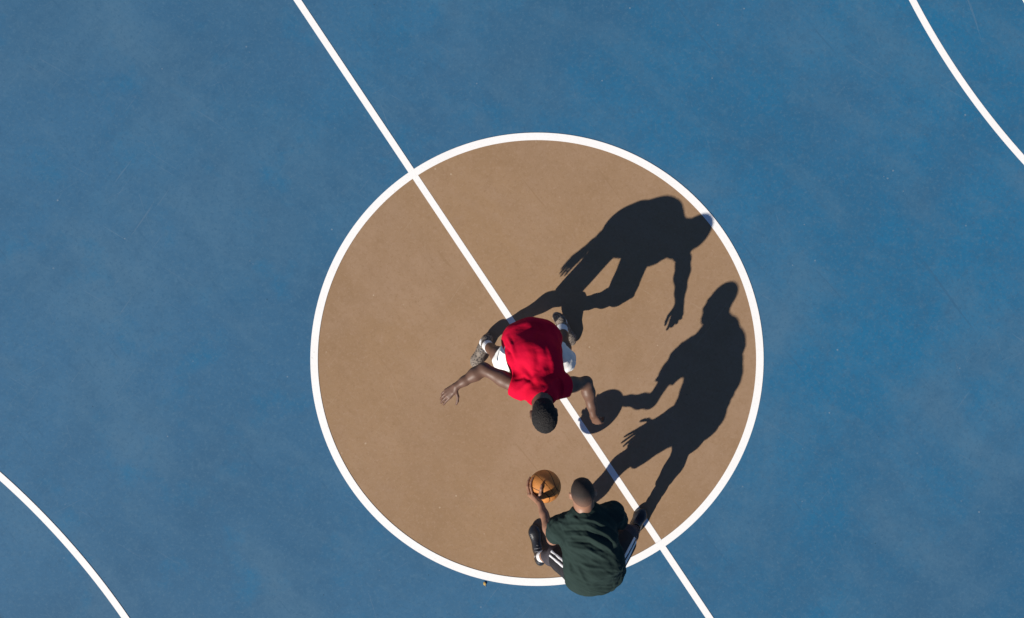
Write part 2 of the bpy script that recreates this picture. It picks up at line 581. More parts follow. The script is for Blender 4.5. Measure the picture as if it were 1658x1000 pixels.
def largest(V, F):
    """drop loose crumbs: keep the biggest connected piece"""
    lab = np.arange(len(V))
    while True:
        m = lab[F].min(1)
        new = lab.copy()
        for c in range(4):
            np.minimum.at(new, F[:, c], m)
        new = new[new]
        if (new == lab).all(): break
        lab = new
    ids, cnt = np.unique(lab, return_counts=True)
    keep = lab == ids[cnt.argmax()]
    mp = np.cumsum(keep) - 1
    return V[keep], mp[F[keep[F[:, 0]]]]


def relax(V, F, it):
    E = np.concatenate([F[:, [0, 1]], F[:, [1, 2]], F[:, [2, 3]], F[:, [3, 0]]])
    for _ in range(it):
        acc = np.zeros_like(V); cnt = np.zeros(len(V))
        for k in range(3):
            acc[:, k] = np.bincount(E[:, 0], V[E[:, 1], k], len(V)) + np.bincount(E[:, 1], V[E[:, 0], k], len(V))
        cnt = np.bincount(E[:, 0], minlength=len(V)) + np.bincount(E[:, 1], minlength=len(V))
        V = V + 0.5 * (acc / np.maximum(cnt, 1)[:, None] - V)
    return V


def normals(V, F):
    n = np.cross(V[F[:, 2]] - V[F[:, 0]], V[F[:, 3]] - V[F[:, 1]])
    N = np.zeros_like(V)
    for c in range(4):
        for k in range(3):
            N[:, k] += np.bincount(F[:, c], n[:, k], len(V))
    return N / np.maximum(np.linalg.norm(N, axis=1), 1e-9)[:, None]


def nz3(Q, seed):
    o = Vector((seed * 7.31, seed * 3.7, seed * 1.9))
    return np.array([noise.noise(Vector(q) + o) for q in Q])


def folds(dirv, wl, stretch, amp, seed, warp=0.4):
    """creases of cloth running along dirv"""
    d = unit(dirv)
    a = unit(np.cross(d, [0.31, 0.2, 0.93])); b = np.cross(d, a)

    def f(V, N):
        Q = np.stack([V @ d / (wl * stretch), V @ a / wl, V @ b / wl], 1)
        w = nz3(Q * 0.45, seed + 5)
        Q[:, 1] += w * warp * 2; Q[:, 2] += w * warp
        r = nz3(Q, seed)
        r = np.sign(r) * np.abs(r) ** 0.8
        return amp * r
    return f


def px_of(V):
    f = S / (1 - V[:, 2] / H)
    return np.stack([829 + V[:, 0] * f, 500 - V[:, 1] * f], 1)


def crease(V, lines):
    """lines: (list of court-plan pixels, width in px, height in m): raised or sunk folds following measured curves"""
    uv = px_of(V)
    out = np.zeros(len(V))
    for pts, w, a in lines:
        best = np.full(len(V), 1e9); tt = np.zeros(len(V))
        n = len(pts) - 1
        for i in range(n):
            p, q = np.array(pts[i], float), np.array(pts[i + 1], float)
            pq = q - p
            t = np.clip(((uv - p) @ pq) / (pq @ pq), 0, 1)
            dd = np.linalg.norm(uv - p - t[:, None] * pq, axis=1)
            m = dd < best
            best[m] = dd[m]; tt[m] = (i + t[m]) / n
        fade = np.sin(np.clip(tt, 0.03, 0.97) * math.pi) ** 0.5
        out += a * np.exp(-(best / w) ** 2) * fade
    return out


def up_mask(N):
    return np.clip(N[:, 2] * 2.5, 0, 1)


# ================================================================== people
def hand(fd, wrist, f, n, s, curls, spread, thumb, r=1.0):
    """f: towards the fingers, n: out of the back of the hand, s: towards the thumb side"""
    f = unit(f); n = unit(n - f * (n @ f)); s0 = np.cross(n, f)
    s = s0 if s0 @ s > 0 else -s0
    lat = (0.030, 0.0105, -0.0095, -0.028)
    fwd = (0.088, 0.092, 0.088, 0.080)
    seg = ((0.042, 0.026, 0.021), (0.046, 0.029, 0.022), (0.042, 0.027, 0.021), (0.033, 0.021, 0.019))
    for i in range(4):
        kn = wrist + f * fwd[i] + s * lat[i] + n * (0.004 if i in (1, 2) else 0.0)
        fd.cone(wrist + s * lat[i] * 0.55 + f * 0.012, kn, 0.0135, 0.0115, 0.012)
        ang = 0.0
        d0 = unit(f + s * spread[i])
        p = kn
        for j in range(3):
            ang += curls[i][j]
            d = d0 * math.cos(ang) - n * math.sin(ang)
            q = p + d * seg[i][j]
            ra = (0.0098, 0.0088, 0.0080)[j] * r * (0.88 if i == 3 else 1)
            rb = (0.0088, 0.0080, 0.0068)[j] * r * (0.88 if i == 3 else 1)
            fd.cone(p, q, ra, rb, 0.004)
            p = q
    # thumb leaves the side of the palm near its base
    p = wrist + f * 0.022 + s * 0.022
    dirs = thumb
    fd.cone(wrist + f * 0.01 + s * 0.008, p + f * 0.02, 0.015, 0.013, 0.012)
    for j, (cf, cs, cn) in enumerate(dirs):
        d = unit(f * cf + s * cs + n * cn)
        q = p + d * (0.044, 0.034, 0.027)[j]
        fd.cone(p, q, (0.0140, 0.0108, 0.0096)[j], (0.0108, 0.0096, 0.0076)[j], 0.006)
        p = q


def arm(fd, sh, el, wr, k=0.03, m=1.0):
    fd.cone(sh, el * 0.45 + sh * 0.55, 0.054 * m, 0.046 * m, k)
    fd.cone(sh * 0.55 + el * 0.45, el, 0.046 * m, 0.036 * m, k)
    mid = el * 0.70 + wr * 0.30
    fd.cone(el, mid, 0.037 * m, 0.040 * m, k)
    fd.cone(mid, el * 0.3 + wr * 0.7, 0.040 * m, 0.030 * m, k)
    fd.cone(el * 0.3 + wr * 0.7, wr, 0.030 * m, 0.0245 * m, 0.02)


def leg(fd, hip, kn, an, back, k=0.03):
    """back: direction of the calf"""
    fd.cone(hip, hip * 0.5 + kn * 0.5, 0.088, 0.074, k)
    fd.cone(hip * 0.5 + kn * 0.5, kn, 0.074, 0.052, k)
    fd.ell(kn - unit(back) * 0.012, (0.045, 0.045, 0.05), np.eye(3), 0.03)
    c = kn * 0.70 + an * 0.30 + unit(back) * 0.020
    fd.cone(kn, c, 0.050, 0.053, k)
    fd.cone(c, kn * 0.3 + an * 0.7 + unit(back) * 0.006, 0.053, 0.038, k)
    fd.cone(kn * 0.3 + an * 0.7 + unit(back) * 0.006, an, 0.038, 0.034, k)


def head(fd, c, up, fwd, nb):
    """c: middle of the skull, up: crown, fwd: face, nb: base of the neck"""
    up = unit(up); fwd = unit(fwd - up * (fwd @ up)); l = np.cross(up, fwd)
    A = (l, fwd, up)

    def at(a, b, e): return c + l * a + fwd * b + up * e
    fd.ell(at(0, -0.012, 0.020), (0.074, 0.094, 0.088), A, 0.02)
    fd.ell(at(0, 0.028, -0.025), (0.062, 0.066, 0.085), A, 0.03)
    fd.ell(at(0, 0.052, -0.088), (0.036, 0.036, 0.030), A, 0.035)      # chin
    for s in (-1, 1):
        fd.ell(at(s * 0.046, 0.012, -0.070), (0.018, 0.040, 0.030), A, 0.03)   # jaw
        fd.ell(at(s * 0.042, 0.064, -0.022), (0.022, 0.018, 0.018), A, 0.02)   # cheekbone
        fd.ell(at(s * 0.031, 0.094, 0.008), (0.017, 0.013, 0.012), A, 0.010, 'sub')  # eye socket
        fd.ell(at(s * 0.082, -0.010, -0.012), (0.010, 0.020, 0.033), (unit(l * s - fwd * 0.5), unit(fwd + l * s * 0.5), up), 0.008)  # ear
        fd.ell(at(s * 0.092, -0.004, -0.010), (0.006, 0.010, 0.018), (unit(l * s - fwd * 0.5), unit(fwd + l * s * 0.5), up), 0.004, 'sub')
    fd.ell(at(0, 0.076, 0.022), (0.044, 0.012, 0.010), A, 0.025)        # brow
    fd.cone(at(0, 0.088, 0.005), at(0, 0.108, -0.034), 0.009, 0.015, 0.012)   # nose
    for s in (-1, 1):
        fd.ell(at(s * 0.014, 0.098, -0.038), (0.011, 0.012, 0.009), A, 0.008)
    fd.ell(at(0, 0.090, -0.060), (0.027, 0.012, 0.009), A, 0.006)      # lips
    fd.ell(at(0, 0.087, -0.074), (0.024, 0.012, 0.009), A, 0.006)
    fd.cone(at(0, -0.035, -0.05), nb, 0.058, 0.064, 0.03)              # neck
    fd.cone(at(0, 0.0, -0.06), nb + unit(c - nb) * 0.01, 0.050, 0.060, 0.03)
    return l, fwd, up


def eyes(par, c, l, fwd, up):
    for s in (-1, 1):
        p = c + l * s * 0.031 + fwd * 0.078 + up * 0.008
        V, F = uv_ball(p, 0.0125)
        e = mesh_obj('eye', V, F, M['eye'], par)
        V, F = uv_ball(p + fwd * 0.0065, 0.0070, 10, 8)
        mesh_obj('iris', V, F, M['iris'], e)


def uv_ball(c, r, nu=16, nv=12):
    V = [(c[0], c[1], c[2] + r)]
    for j in range(1, nv):
        t = math.pi * j / nv
        for i in range(nu):
            a = 2 * math.pi * i / nu
            V.append((c[0] + r * math.sin(t) * math.cos(a), c[1] + r * math.sin(t) * math.sin(a), c[2] + r * math.cos(t)))
    V.append((c[0], c[1], c[2] - r))
    F = []
    for i in range(nu):
        F.append([0, 1 + i, 1 + (i + 1) % nu])
        for j in range(nv - 2):
            a = 1 + j * nu
            F.append([a + i, a + nu + i, a + nu + (i + 1) % nu, a + (i + 1) % nu])
        b = 1 + (nv - 2) * nu
        F.append([b + i, len(V) - 1, b + (i + 1) % nu])
    return V, F


def shoe(par, heel, toe, upv, an, m_up, m_sole, m_lace, lw=1.0):
    """heel and toe: ends of the sole; an: ankle joint"""
    f = unit(toe - heel); L = np.linalg.norm(toe - heel)
    u = unit(upv - f * (upv @ f)); l = np.cross(u, f)
    A = (f, l, u)

    def at(a, b, e): return heel + f * a * L + l * b + u * e
    lo = np.minimum(np.minimum(heel, toe), an) - 0.09; hi = np.maximum(np.maximum(heel, toe), an) + 0.09
    fd = Field(lo, hi, 0.0032)
    fd.slab(at(0.13, 0, 0.045), at(0.42, 0, 0.045), l, 0.036, 0.038, 0.042, 0.042, 0.02)
    fd.slab(at(0.42, 0, 0.045), at(0.80, 0.002, 0.034), l, 0.040, 0.046, 0.046, 0.030, 0.03)
    fd.ell(at(0.84, 0.002, 0.030), (0.055, 0.045, 0.028), A, 0.03)
    fd.cone(at(0.14, 0, 0.05), at(0.15, 0, 0.095), 0.036, 0.036, 0.02)         # heel counter
    fd.cone(at(0.20, 0, 0.07), an + (an - at(0.22, 0, 0.06)) * 0.15, 0.042, 0.043, 0.02)  # collar
    fd.cone(at(0.34, 0, 0.085), at(0.58, 0, 0.062), 0.020, 0.016, 0.02)         # tongue
    fd.cone(an, an + (an - at(0.22, 0, 0.06)) * 3, 0.034, 0.034, 0.0, 'sub')
    fd.cut(at(0, 0, 0.022), -u)
    up_o = fd.obj('shoe', m_up, par)
    fd = Field(lo, hi, 0.0032)
    fd.slab(at(0.14, 0, 0.012), at(0.42, 0, 0.012), l, 0.037, 0.036, 0.045, 0.045, 0.01)
    fd.slab(at(0.42, 0, 0.012), at(0.78, 0.002, 0.012), l, 0.038, 0.049, 0.045, 0.045, 0.03)
    fd.ell(at(0.82, 0.002, 0.012), (0.052, 0.048, 0.045), A, 0.02)
    fd.cut(at(0, 0, 0.026), u); fd.cut(at(0, 0, 0.002), -u)
    fd.obj('sole', m_sole, up_o)
    for i in range(5):
        a = 0.40 + i * 0.065
        h = 0.112 - i * 0.0105
        fd = Field(at(a, 0, h) - 0.06, at(a, 0, h) + 0.06, 0.003)
        fd.chain([at(a, -0.030, h - 0.018), at(a + 0.012, 0, h), at(a, 0.030, h - 0.018)], [0.0042 * lw] * 3, 0.0)
        fd.obj('lace', m_lace, up_o)
    return up_o


def sock(par, an, kn, length, r0, r1, mat='sock'):
    d = unit(kn - an)
    lo = np.minimum(an, an + d * length) - 0.08; hi = np.maximum(an, an + d * length) + 0.08
    fd = Field(lo, hi, 0.0035)
    fd.cone(an - d * 0.04, an + d * (length + 0.03), r0, r1, 0.0)
    fd.cone(an + d * (length - 0.012), an + d * (length - 0.004), r1 + 0.002, r1 + 0.002, 0.006)
    fd.cut(an + d * length, d)
    rr = lambda V, N: V + N * (0.0010 * np.sin(np.arctan2((V - an) @ np.cross(d, [0, 0, 1.0]), (V - an) @ np.cross(d, np.cross(d, [0, 0, 1.0]))) * 26))[:, None]
    return fd.obj('sock', M[mat], par, rr)


def bounds(pts, pad):
    pts = np.array(pts)
    return pts.min(0) - pad, pts.max(0) + pad


# ------------------------------------------------------------------ player in red
def build_red():
    root = empty('person', tuple(G(848, 560, 0)))
    tag(root, 'person in red jersey and white shorts bending forward, arms out, facing the ball', 'person')
    pel = G(858, 548, 0.815)
    lum = G(860, 566, 0.900)
    tho = G(867, 593, 0.918)
    nb = P(877, 642, 1.070)
    hc = P(881, 673, 1.155)
    shR, shL = P(840, 626, 0.965), P(910, 625, 0.950)
    elR, wrR = P(783, 597, 0.930), P(739, 625, 0.900)
    elL, wrL = P(949, 619, 0.800), P(961, 671, 0.715)
    hipR, hipL = G(838, 550, 0.81), G(876, 549, 0.81)
    knR, anR = G(817, 579, 0.455), G(788, 556, 0.115)
    knL, anL = G(907, 578, 0.445), G(908, 527, 0.155)
    lat = unit(shL - shR)
    pts = [pel, hc, nb, shR, shL, elR, wrR, elL, wrL, knR, knL, anR, anL, P(712, 656, 0.72), P(977, 700, 0.52)]
    lo, hi = bounds(pts, 0.14)
    lo[2] = 0.03
    fd = Field(lo, hi, 0.004)
    # trunk
    fd.slab(pel, lum, lat, 0.150, 0.130, 0.105, 0.095, 0.04)
    fd.slab(lum, tho, lat, 0.130, 0.150, 0.095, 0.110, 0.05)
    fd.slab(tho, nb * 0.75 + tho * 0.25, lat, 0.150, 0.090, 0.105, 0.065, 0.05)
    for s in (shR, shL):
        fd.cone(tho * 0.35 + nb * 0.65, s, 0.055, 0.055, 0.05)
    # legs: calves at the back
    for h, kk, a, bk in ((hipR, knR, anR, G(0, 0, 0) - G(20, 45, 0)), (hipL, knL, anL, G(0, 0, 0) - G(-4, 30, 0) - np.array([0, 0, 0.1]))):
        fd.cone(pel, h, 0.10, 0.10, 0.05)
        leg(fd, h, kk, a, bk)
    arm(fd, shR, elR, wrR, 0.03, 1.08)
    arm(fd, shL, elL, wrL, 0.03, 1.08)
    hd = head(fd, hc, unit([0.10, -0.72, 0.66]), unit([0.03, -0.72, -0.75]), nb)
    # right hand: open, fingers spread, palm towards the court
    tip = P(711, 649, 0.860)
    f = unit(tip - wrR)
    hand(fd, wrR, f, np.array([-0.12, 0.25, 1.0]), np.array([0.4, -0.9, 0.1]),
         [(0.18, 0.30, 0.2), (0.22, 0.32, 0.2), (0.25, 0.34, 0.2), (0.28, 0.36, 0.2)], (0.02, 0.0, -0.015, -0.03),
         [(0.45, 0.80, -0.35), (0.75, 0.60, -0.35), (0.9, 0.35, -0.3)])
    # left hand: relaxed and half closed
    tip = P(974, 698, 0.60)
    f = unit(tip - wrL)
    hand(fd, wrL, f, np.array([-0.55, -0.2, 0.8]), np.array([-0.6, 0.1, -0.4]),
         [(0.45, 0.6, 0.4), (0.60, 0.85, 0.5), (0.65, 0.95, 0.55), (0.7, 0.95, 0.55)], (0.10, 0.03, -0.04, -0.12),
         [(0.7, 0.5, -0.45), (0.9, 0.2, -0.45), (0.95, 0.0, -0.4)])
    body = fd.obj('body', M['skin_deep'], root)
    eyes(root, hc, *hd)
    # hair: short dense curls
    l, fw, up = hd
    fd = Field(hc - 0.15, hc + 0.15, 0.0035)
    fd.ell(hc + up * 0.022 - fw * 0.014, (0.0835, 0.104, 0.100), (l, fw, up), 0)
    fd.ell(hc - up * 0.045 - fw * 0.042, (0.060, 0.056, 0.060), (l, fw, up), 0.03)
    fd.cut(hc + fw * 0.056 + up * 0.035, unit(fw - up * 0.60))
    fd.cut(hc - up * 0.092 - fw * 0.03, unit(-up - fw * 0.12))
    for s in (-1, 1):
        fd.ell(hc + l * s * 0.085 + fw * 0.03 - up * 0.035, (0.03, 0.055, 0.045), (l, fw, up), 0.01, 'sub')
    fd.obj('hair', M['hair_black'], root, lambda V, N: V + N * (0.0025 * nz3(V * 150, 2) + 0.002 * nz3(V * 60, 3))[:, None])

    # jersey: boxy, short sleeves, hem over the seat
    lo2, hi2 = bounds([pel, shR, shL, nb, lum], 0.30)
    fd = Field(lo2, hi2, 0.004)
    back = unit(np.cross(lat, nb - pel))
    back = back if back[2] > 0 else -back
    e = 0.022
    hem = pel + unit(pel - lum) * 0.045 - back * 0.02
    fd.slab(hem, lum, lat, 0.212, 0.178, 0.158, 0.142, 0.05)
    fd.slab(lum, tho, lat, 0.172, 0.156, 0.140, 0.133, 0.06)
    fd.slab(tho, nb * 0.90 + tho * 0.10, lat, 0.156, 0.104, 0.126, 0.084, 0.07)
    for s in (shR, shL):
        fd.cone(tho * 0.4 + nb * 0.6, s, 0.074, 0.070, 0.05)
    # sleeves with open ends, hem and collar
    dR = unit(elR - shR); dL = unit(elL - shL)
    fd.pipe(shR - dR * 0.05, shR + dR * 0.055, 0.070, 0.077, 0.035, tilt=dR + np.array([-0.70, -0.10, 0.0]))
    fd.pipe(shL - dL * 0.05, shL + dL * 0.045, 0.070, 0.074, 0.035, tilt=dL + np.array([0.70, -0.10, 0.0]))
    fd.cone(shR + dR * 0.045, elR, 0.060, 0.056, 0, 'sub')
    fd.cone(shL + dL * 0.045, elL, 0.060, 0.056, 0, 'sub')
    fd.cut(pel - np.array([0, 0, 0.10]), unit(np.array([0, 0.35, -1.0])))
    fd.cone(nb + unit(hc - nb) * 0.015, hc, 0.067, 0.080, 0, 'sub')
    f1 = folds(unit(nb - pel) + 0.25 * lat, 0.095, 3.0, 0.007, 1)
    f2 = folds(lat + 0.4 * unit(nb - pel), 0.055, 2.4, 0.0035, 7)
    lines = [(((832, 615), (848, 610), (862, 618)), 3.2, -0.010),
             (((836, 636), (852, 622), (880, 600)), 4.0, 0.010),
             (((905, 612), (892, 622), (880, 638)), 3.6, 0.012),
             (((845, 590), (858, 606), (866, 625)), 5.0, -0.012),
             (((868, 565), (872, 585), (868, 602)), 6.0, -0.010),
             (((884, 545), (893, 580), (899, 612)), 5.0, 0.009),
             (((822, 545), (830, 560), (834, 585)), 3.2, 0.012),
             (((817, 560), (826, 572), (832, 590)), 3.0, -0.014)]
    fd.obj('jersey', M['red'], root,
           lambda V, N: V + N * (f1(V, N) + f2(V, N) + 0.85 * crease(V, lines) * up_mask(N))[:, None], 2)

    # white shorts to the knee
    lo2, hi2 = bounds([pel, knR, knL, hipR, hipL], 0.20)
    fd = Field(lo2, hi2, 0.004)
    fd.slab(pel + np.array([0, 0, -0.05]), lum * 0.6 + pel * 0.4, lat, 0.165, 0.150, 0.125, 0.110, 0.04)
    for h, kk, fl in ((hipR, knR, 0.088), (hipL, knL, 0.095)):
        d = unit(kk - h)
        fd.cone(pel, h, 0.095, 0.090, 0.05)
        fd.pipe(h, kk + d * 0.008, 0.092, fl, 0.04)
        fd.cone(kk - d * 0.03, kk + d * 0.2, 0.064, 0.066, 0.0, 'sub')
    fd.ell(G(842, 537, 0.72), (0.088, 0.088, 0.12), np.eye(3), 0.05)      # loose seat
    fd.ell(G(873, 540, 0.72), (0.085, 0.085, 0.12), np.eye(3), 0.05)
    f3 = folds(unit(knR - hipR), 0.05, 3.0, 0.008, 12)
    fd.obj('shorts', M['white_cloth'], root, lambda V, N: V + N * f3(V, N)[:, None], 2)

    sock(root, anR, knR, 0.10, 0.041, 0.042)
    sock(root, anL, knL, 0.115, 0.041, 0.042)
    shoe(root, G(793, 541, 0.002), G(767, 592, 0.002), np.array([0, 0, 1.0]), anR, M['shoe_grey'], M['sole_grey'], M['lace_grey'])
    shoe(root, G(897, 506, 0.070), G(926, 556, 0.004), np.array([0.05, 0.1, 1.0]), anL, M['shoe_grey'], M['sole_grey'], M['lace_grey'])
    return root


# ------------------------------------------------------------------ player in green
def build_green():
    root = empty('person', tuple(G(948, 865, 0)))
    tag(root, 'person in dark green shirt and black striped shorts crouching with the basketball', 'person')
    pel = G(944, 864, 0.85)
    lum = G(940, 842, 0.970)
    tho = G(931, 804, 1.040)
    nb = P(946, 826, 1.085)
    hc = P(943.5, 797, 1.125)
    shL, shR = P(907, 851, 0.99), P(991, 830, 0.985)
    elL, wrL = P(895, 872, 0.775), P(875, 815, 0.605)
    elR, wrR = P(1004, 847, 0.77), G(935, 813, 0.575)
    hipL, hipR = G(926, 868, 0.845), G(960, 862, 0.85)
    knL, anL = G(895, 863, 0.50), G(875, 894, 0.105)
    knR, anR = G(1000, 833, 0.50), G(1024, 851, 0.115)
    lat = unit(shR - shL)
    B = BALL
    pts = [pel, hc, nb, shR, shL, elR, wrR, elL, wrL, knR, knL, anR, anL, B - 0.12, G(900, 825, 0.45)]
    lo, hi = bounds(pts, 0.14)
    lo[2] = 0.03
    fd = Field(lo, hi, 0.004)
    fd.slab(pel, lum, lat, 0.150, 0.135, 0.110, 0.100, 0.04)
    fd.slab(lum, tho, lat, 0.135, 0.155, 0.100, 0.112, 0.05)
    fd.slab(tho, nb * 0.75 + tho * 0.25, lat, 0.155, 0.095, 0.105, 0.065, 0.05)
    for s in (shR, shL):
        fd.cone(tho * 0.35 + nb * 0.65, s, 0.056, 0.056, 0.05)
    for h, kk, a, bk in ((hipL, knL, anL, np.array([0.05, -0.9, 0.1])), (hipR, knR, anR, np.array([0.1, -0.9, 0.1]))):
        fd.cone(pel, h, 0.10, 0.10, 0.05)
        leg(fd, h, kk, a, bk)
    arm(fd, shL, elL, wrL)
    arm(fd, shR, elR, wrR)
    hd = head(fd, hc, unit([-0.10, 0.74, 0.67]), unit([-0.05, 0.67, -0.74]), nb)
    # right hand: fingers straight and spread, hanging in front of the thighs
    tip = G(892, 827, 0.41)
    f = unit(tip - wrR)
    hand(fd, wrR, f, np.array([0.6, 0.75, 0.2]), np.array([-0.2, 0.3, 1.0]),
         [(0.05, 0.08, 0.05), (0.08, 0.08, 0.05), (0.08, 0.10, 0.08), (0.10, 0.12, 0.08)], (0.20, 0.05, -0.12, -0.30),
         [(0.45, 0.85, -0.2), (0.75, 0.65, -0.2), (0.85, 0.5, -0.2)])
    # left hand wrapped round the ball

    def ob(x, y, z, off=0.009):
        return B + unit([x, y, z]) * (0.12 + off)
    kn = [ob(-.088, -.040, .085, .013), ob(-.104, -.046, .055, .013), ob(-.110, -.054, .024, .013), ob(-.108, -.064, -.004, .013)]
    mids = [[ob(-.100, .010, .070), ob(-.096, .042, .058), ob(-.084, .068, .050, .007)],
            [ob(-.116, .006, .030), ob(-.114, .038, .014), ob(-.104, .064, .004, .007)],
            [ob(-.118, -.004, -.008), ob(-.116, .024, -.024), ob(-.108, .048, -.034, .007)],
            [ob(-.114, -.022, -.036), ob(-.112, -.002, -.052), ob(-.106, .016, -.062, .007)]]
    for i in range(4):
        fd.cone(wrL * 0.9 + kn[i] * 0.1, kn[i], 0.015, 0.0125, 0.014)
        fd.chain([kn[i]] + mids[i], [0.0100, 0.0092, 0.0085, 0.0072], 0.004)
    t0 = wrL * 0.72 + ob(-.05, -.07, .10, .015) * 0.28
    t1 = ob(-.048, -.066, .100, .015)
    fd.cone(t0, t1, 0.016, 0.014, 0.014)
    fd.chain([t1, ob(-.036, -.024, .118, .011), ob(-.030, .008, .118, .010), ob(-.026, .034, .112, .008)], [0.0135, 0.0110, 0.0100, 0.0078], 0.006)
    # keep the hand outside the ball
    body = fd.obj('body', M['skin_brown'], root)
    eyes(root, hc, *hd)
    l, fw, up = hd
    fd = Field(hc - 0.15, hc + 0.15, 0.0035)
    fd.ell(hc + up * 0.020 - fw * 0.012, (0.0762, 0.0962, 0.0902), (l, fw, up), 0)
    fd.cut(hc + fw * 0.086 + up * 0.03, unit(fw - up * 0.35))
    fd.cut(hc - up * 0.040 - fw * 0.03, unit(-up - fw * 0.15))
    for s in (-1, 1):
        fd.ell(hc + l * s * 0.080 + fw * 0.03 - up * 0.035, (0.03, 0.055, 0.042), (l, fw, up), 0.01, 'sub')
    ho = fd.obj('hair', M['hair_crop'], root, lambda V, N: V + N * (0.0010 * nz3(V * 200, 2))[:, None])
    co = np.zeros(len(ho.data.vertices) * 3, np.float32)
    ho.data.vertices.foreach_get('co', co)
    q = co.reshape(-1, 3) + np.array(parent_loc(root), np.float32) - hc
    at = ho.data.attributes.new('length', 'FLOAT', 'POINT')      # the cut fades out towards the nape
    at.data.foreach_set('value', np.clip(((q @ up) + 0.4 * (q @ fw) + 0.075) / 0.12, 0, 1).astype(np.float32))

    # tee shirt
    lo2, hi2 = bounds([pel, shR, shL, nb, lum, elL], 0.30)
    fd = Field(lo2, hi2, 0.004)
    back = unit(np.cross(lat, nb - pel)); back = back if back[2] > 0 else -back
    hem = pel + unit(pel - lum) * 0.04
    fd.slab(hem, lum, lat, 0.215, 0.200, 0.145, 0.132, 0.05)
    fd.slab(lum, tho, lat, 0.190, 0.182, 0.132, 0.128, 0.06)
    fd.slab(tho, nb * 0.85 + tho * 0.15, lat, 0.180, 0.105, 0.126, 0.082, 0.06)
    for s in (shR, shL):
        fd.cone(tho * 0.4 + nb * 0.6, s, 0.074, 0.062, 0.07)
    for s, e, q in ((shL, elL, 0.165), (shR, elR, 0.19)):
        d = unit(e - s)
        fd.cone(s, s + d * 0.08, 0.060, 0.062, 0.06)
        fd.pipe(s, s + d * q, 0.066, 0.071, 0.04)
        fd.cone(s + d * (q - 0.03), e + d * 0.05, 0.056, 0.056, 0, 'sub')
    fd.cut(pel - np.array([0, 0, 0.10]), unit(np.array([-0.05, -0.30, -1.0])))
    fd.cone(nb + unit(hc - nb) * 0.022, hc, 0.064, 0.074, 0, 'sub')
    f1 = folds(np.array([1, -0.42, -0.1]), 0.042, 3.6, 0.0075, 21)
    f2 = folds(np.array([1, -0.75, -0.2]), 0.024, 4.0, 0.0035, 27)
    lines = [(((915, 850), (950, 850), (985, 866), (1004, 890)), 3.0, 0.010),
             (((925, 838), (960, 842), (990, 856), (1006, 874)), 2.6, 0.008),
             (((918, 866), (952, 868), (982, 884), (1002, 905)), 2.8, 0.010),
             (((922, 884), (955, 890), (985, 908)), 2.8, 0.009),
             (((918, 900), (936, 920), (952, 948)), 3.0, 0.010),
             (((925, 905), (955, 918), (990, 922)), 3.0, 0.008),
             (((910, 888), (920, 900), (926, 925)), 2.6, -0.012),
             (((912, 858), (950, 859), (984, 875)), 2.2, -0.008),
             (((920, 876), (955, 879), (984, 896)), 2.2, -0.008)]
    fd.obj('tee_shirt', M['green'], root,
           lambda V, N: V + N * (f1(V, N) + f2(V, N) + crease(V, lines) * up_mask(N))[:, None], 2)

    # black shorts with two white side stripes
    lo2, hi2 = bounds([pel, knR, knL, hipR, hipL], 0.22)

    def shorts_field():
        fd = Field(lo2, hi2, 0.004)
        fd.slab(pel + np.array([0, 0, -0.05]), lum * 0.6 + pel * 0.4, lat, 0.165, 0.150, 0.125, 0.110, 0.04)
        for h, kk in ((hipR, knR), (hipL, knL)):
            fd.cone(pel, h, 0.105, 0.105, 0.05)
            fd.pipe(h, h * 0.20 + kk * 0.80, 0.106, 0.100, 0.04)
        return fd
    fd = shorts_field()
    raw = fd.d.copy()
    for h, kk in ((hipR, knR), (hipL, knL)):
        d = unit(kk - h)
        fd.cone(h * 0.30 + kk * 0.70, kk + d * 0.1, 0.080, 0.085, 0.0, 'sub')
    f3 = folds(unit(knR - hipR), 0.05, 3.0, 0.004, 32)
    so = fd.obj('shorts', M['black_cloth'], root, lambda V, N: V + N * f3(V, N)[:, None], 2)
    for h, kk, out in ((hipL, knL, np.array([-0.45, 0.35, 1.0])), (hipR, knR, np.array([0.8, 0.20, 0.6]))):
        d = unit(kk - h); o = unit(out - d * (out @ d)); t = np.cross(d, o)
        for off in (-0.016, 0.016):
            fs = Field(lo2, hi2, 0.004)
            fs.d[:] = raw - 0.0045
            sl, (x, y, z) = fs.sub(fs.lo, fs.lo + fs.n * fs.h)
            q = (x - h[0]) * t[0] + (y - h[1]) * t[1] + (z - h[2]) * t[2]
            r = (x - h[0]) * o[0] + (y - h[1]) * o[1] + (z - h[2]) * o[2]
            s = (x - h[0]) * d[0] + (y - h[1]) * d[1] + (z - h[2]) * d[2]
            shp = fs.d.shape
            ln = np.linalg.norm(kk - h)
            fs.d = np.maximum.reduce([np.broadcast_to(np.abs(q - off) - 0.0085, shp), np.broadcast_to(0.03 - r, shp),
                                      np.broadcast_to(s - ln * 0.80, shp), np.broadcast_to(0.02 - s, shp), fs.d]).astype(np.float32)
            fs.obj('stripe', M['stripe'], so, lambda V, N: V + N * f3(V, N)[:, None], 1)
    # charcoal knit leggings from under the shorts to below the knee
    for h, kk, an in ((hipL, knL, anL), (hipR, knR, anR)):
        fd = Field(*bounds([kk, an, h], 0.14), 0.0035)
        fd.cone(h * 0.5 + kk * 0.5, kk, 0.080, 0.060, 0.02)
        c = kk * 0.70 + an * 0.30 + np.array([0.0, -0.018, 0])
        fd.cone(kk, c, 0.058, 0.060, 0.03)
        fd.cone(c, kk * 0.4 + an * 0.6, 0.060, 0.052, 0.03)
        fd.cut(kk * 0.42 + an * 0.58, unit(an - kk), kk * 0.4 + an * 0.6 - 0.12, kk * 0.4 + an * 0.6 + 0.12)
        d = unit(an - kk)
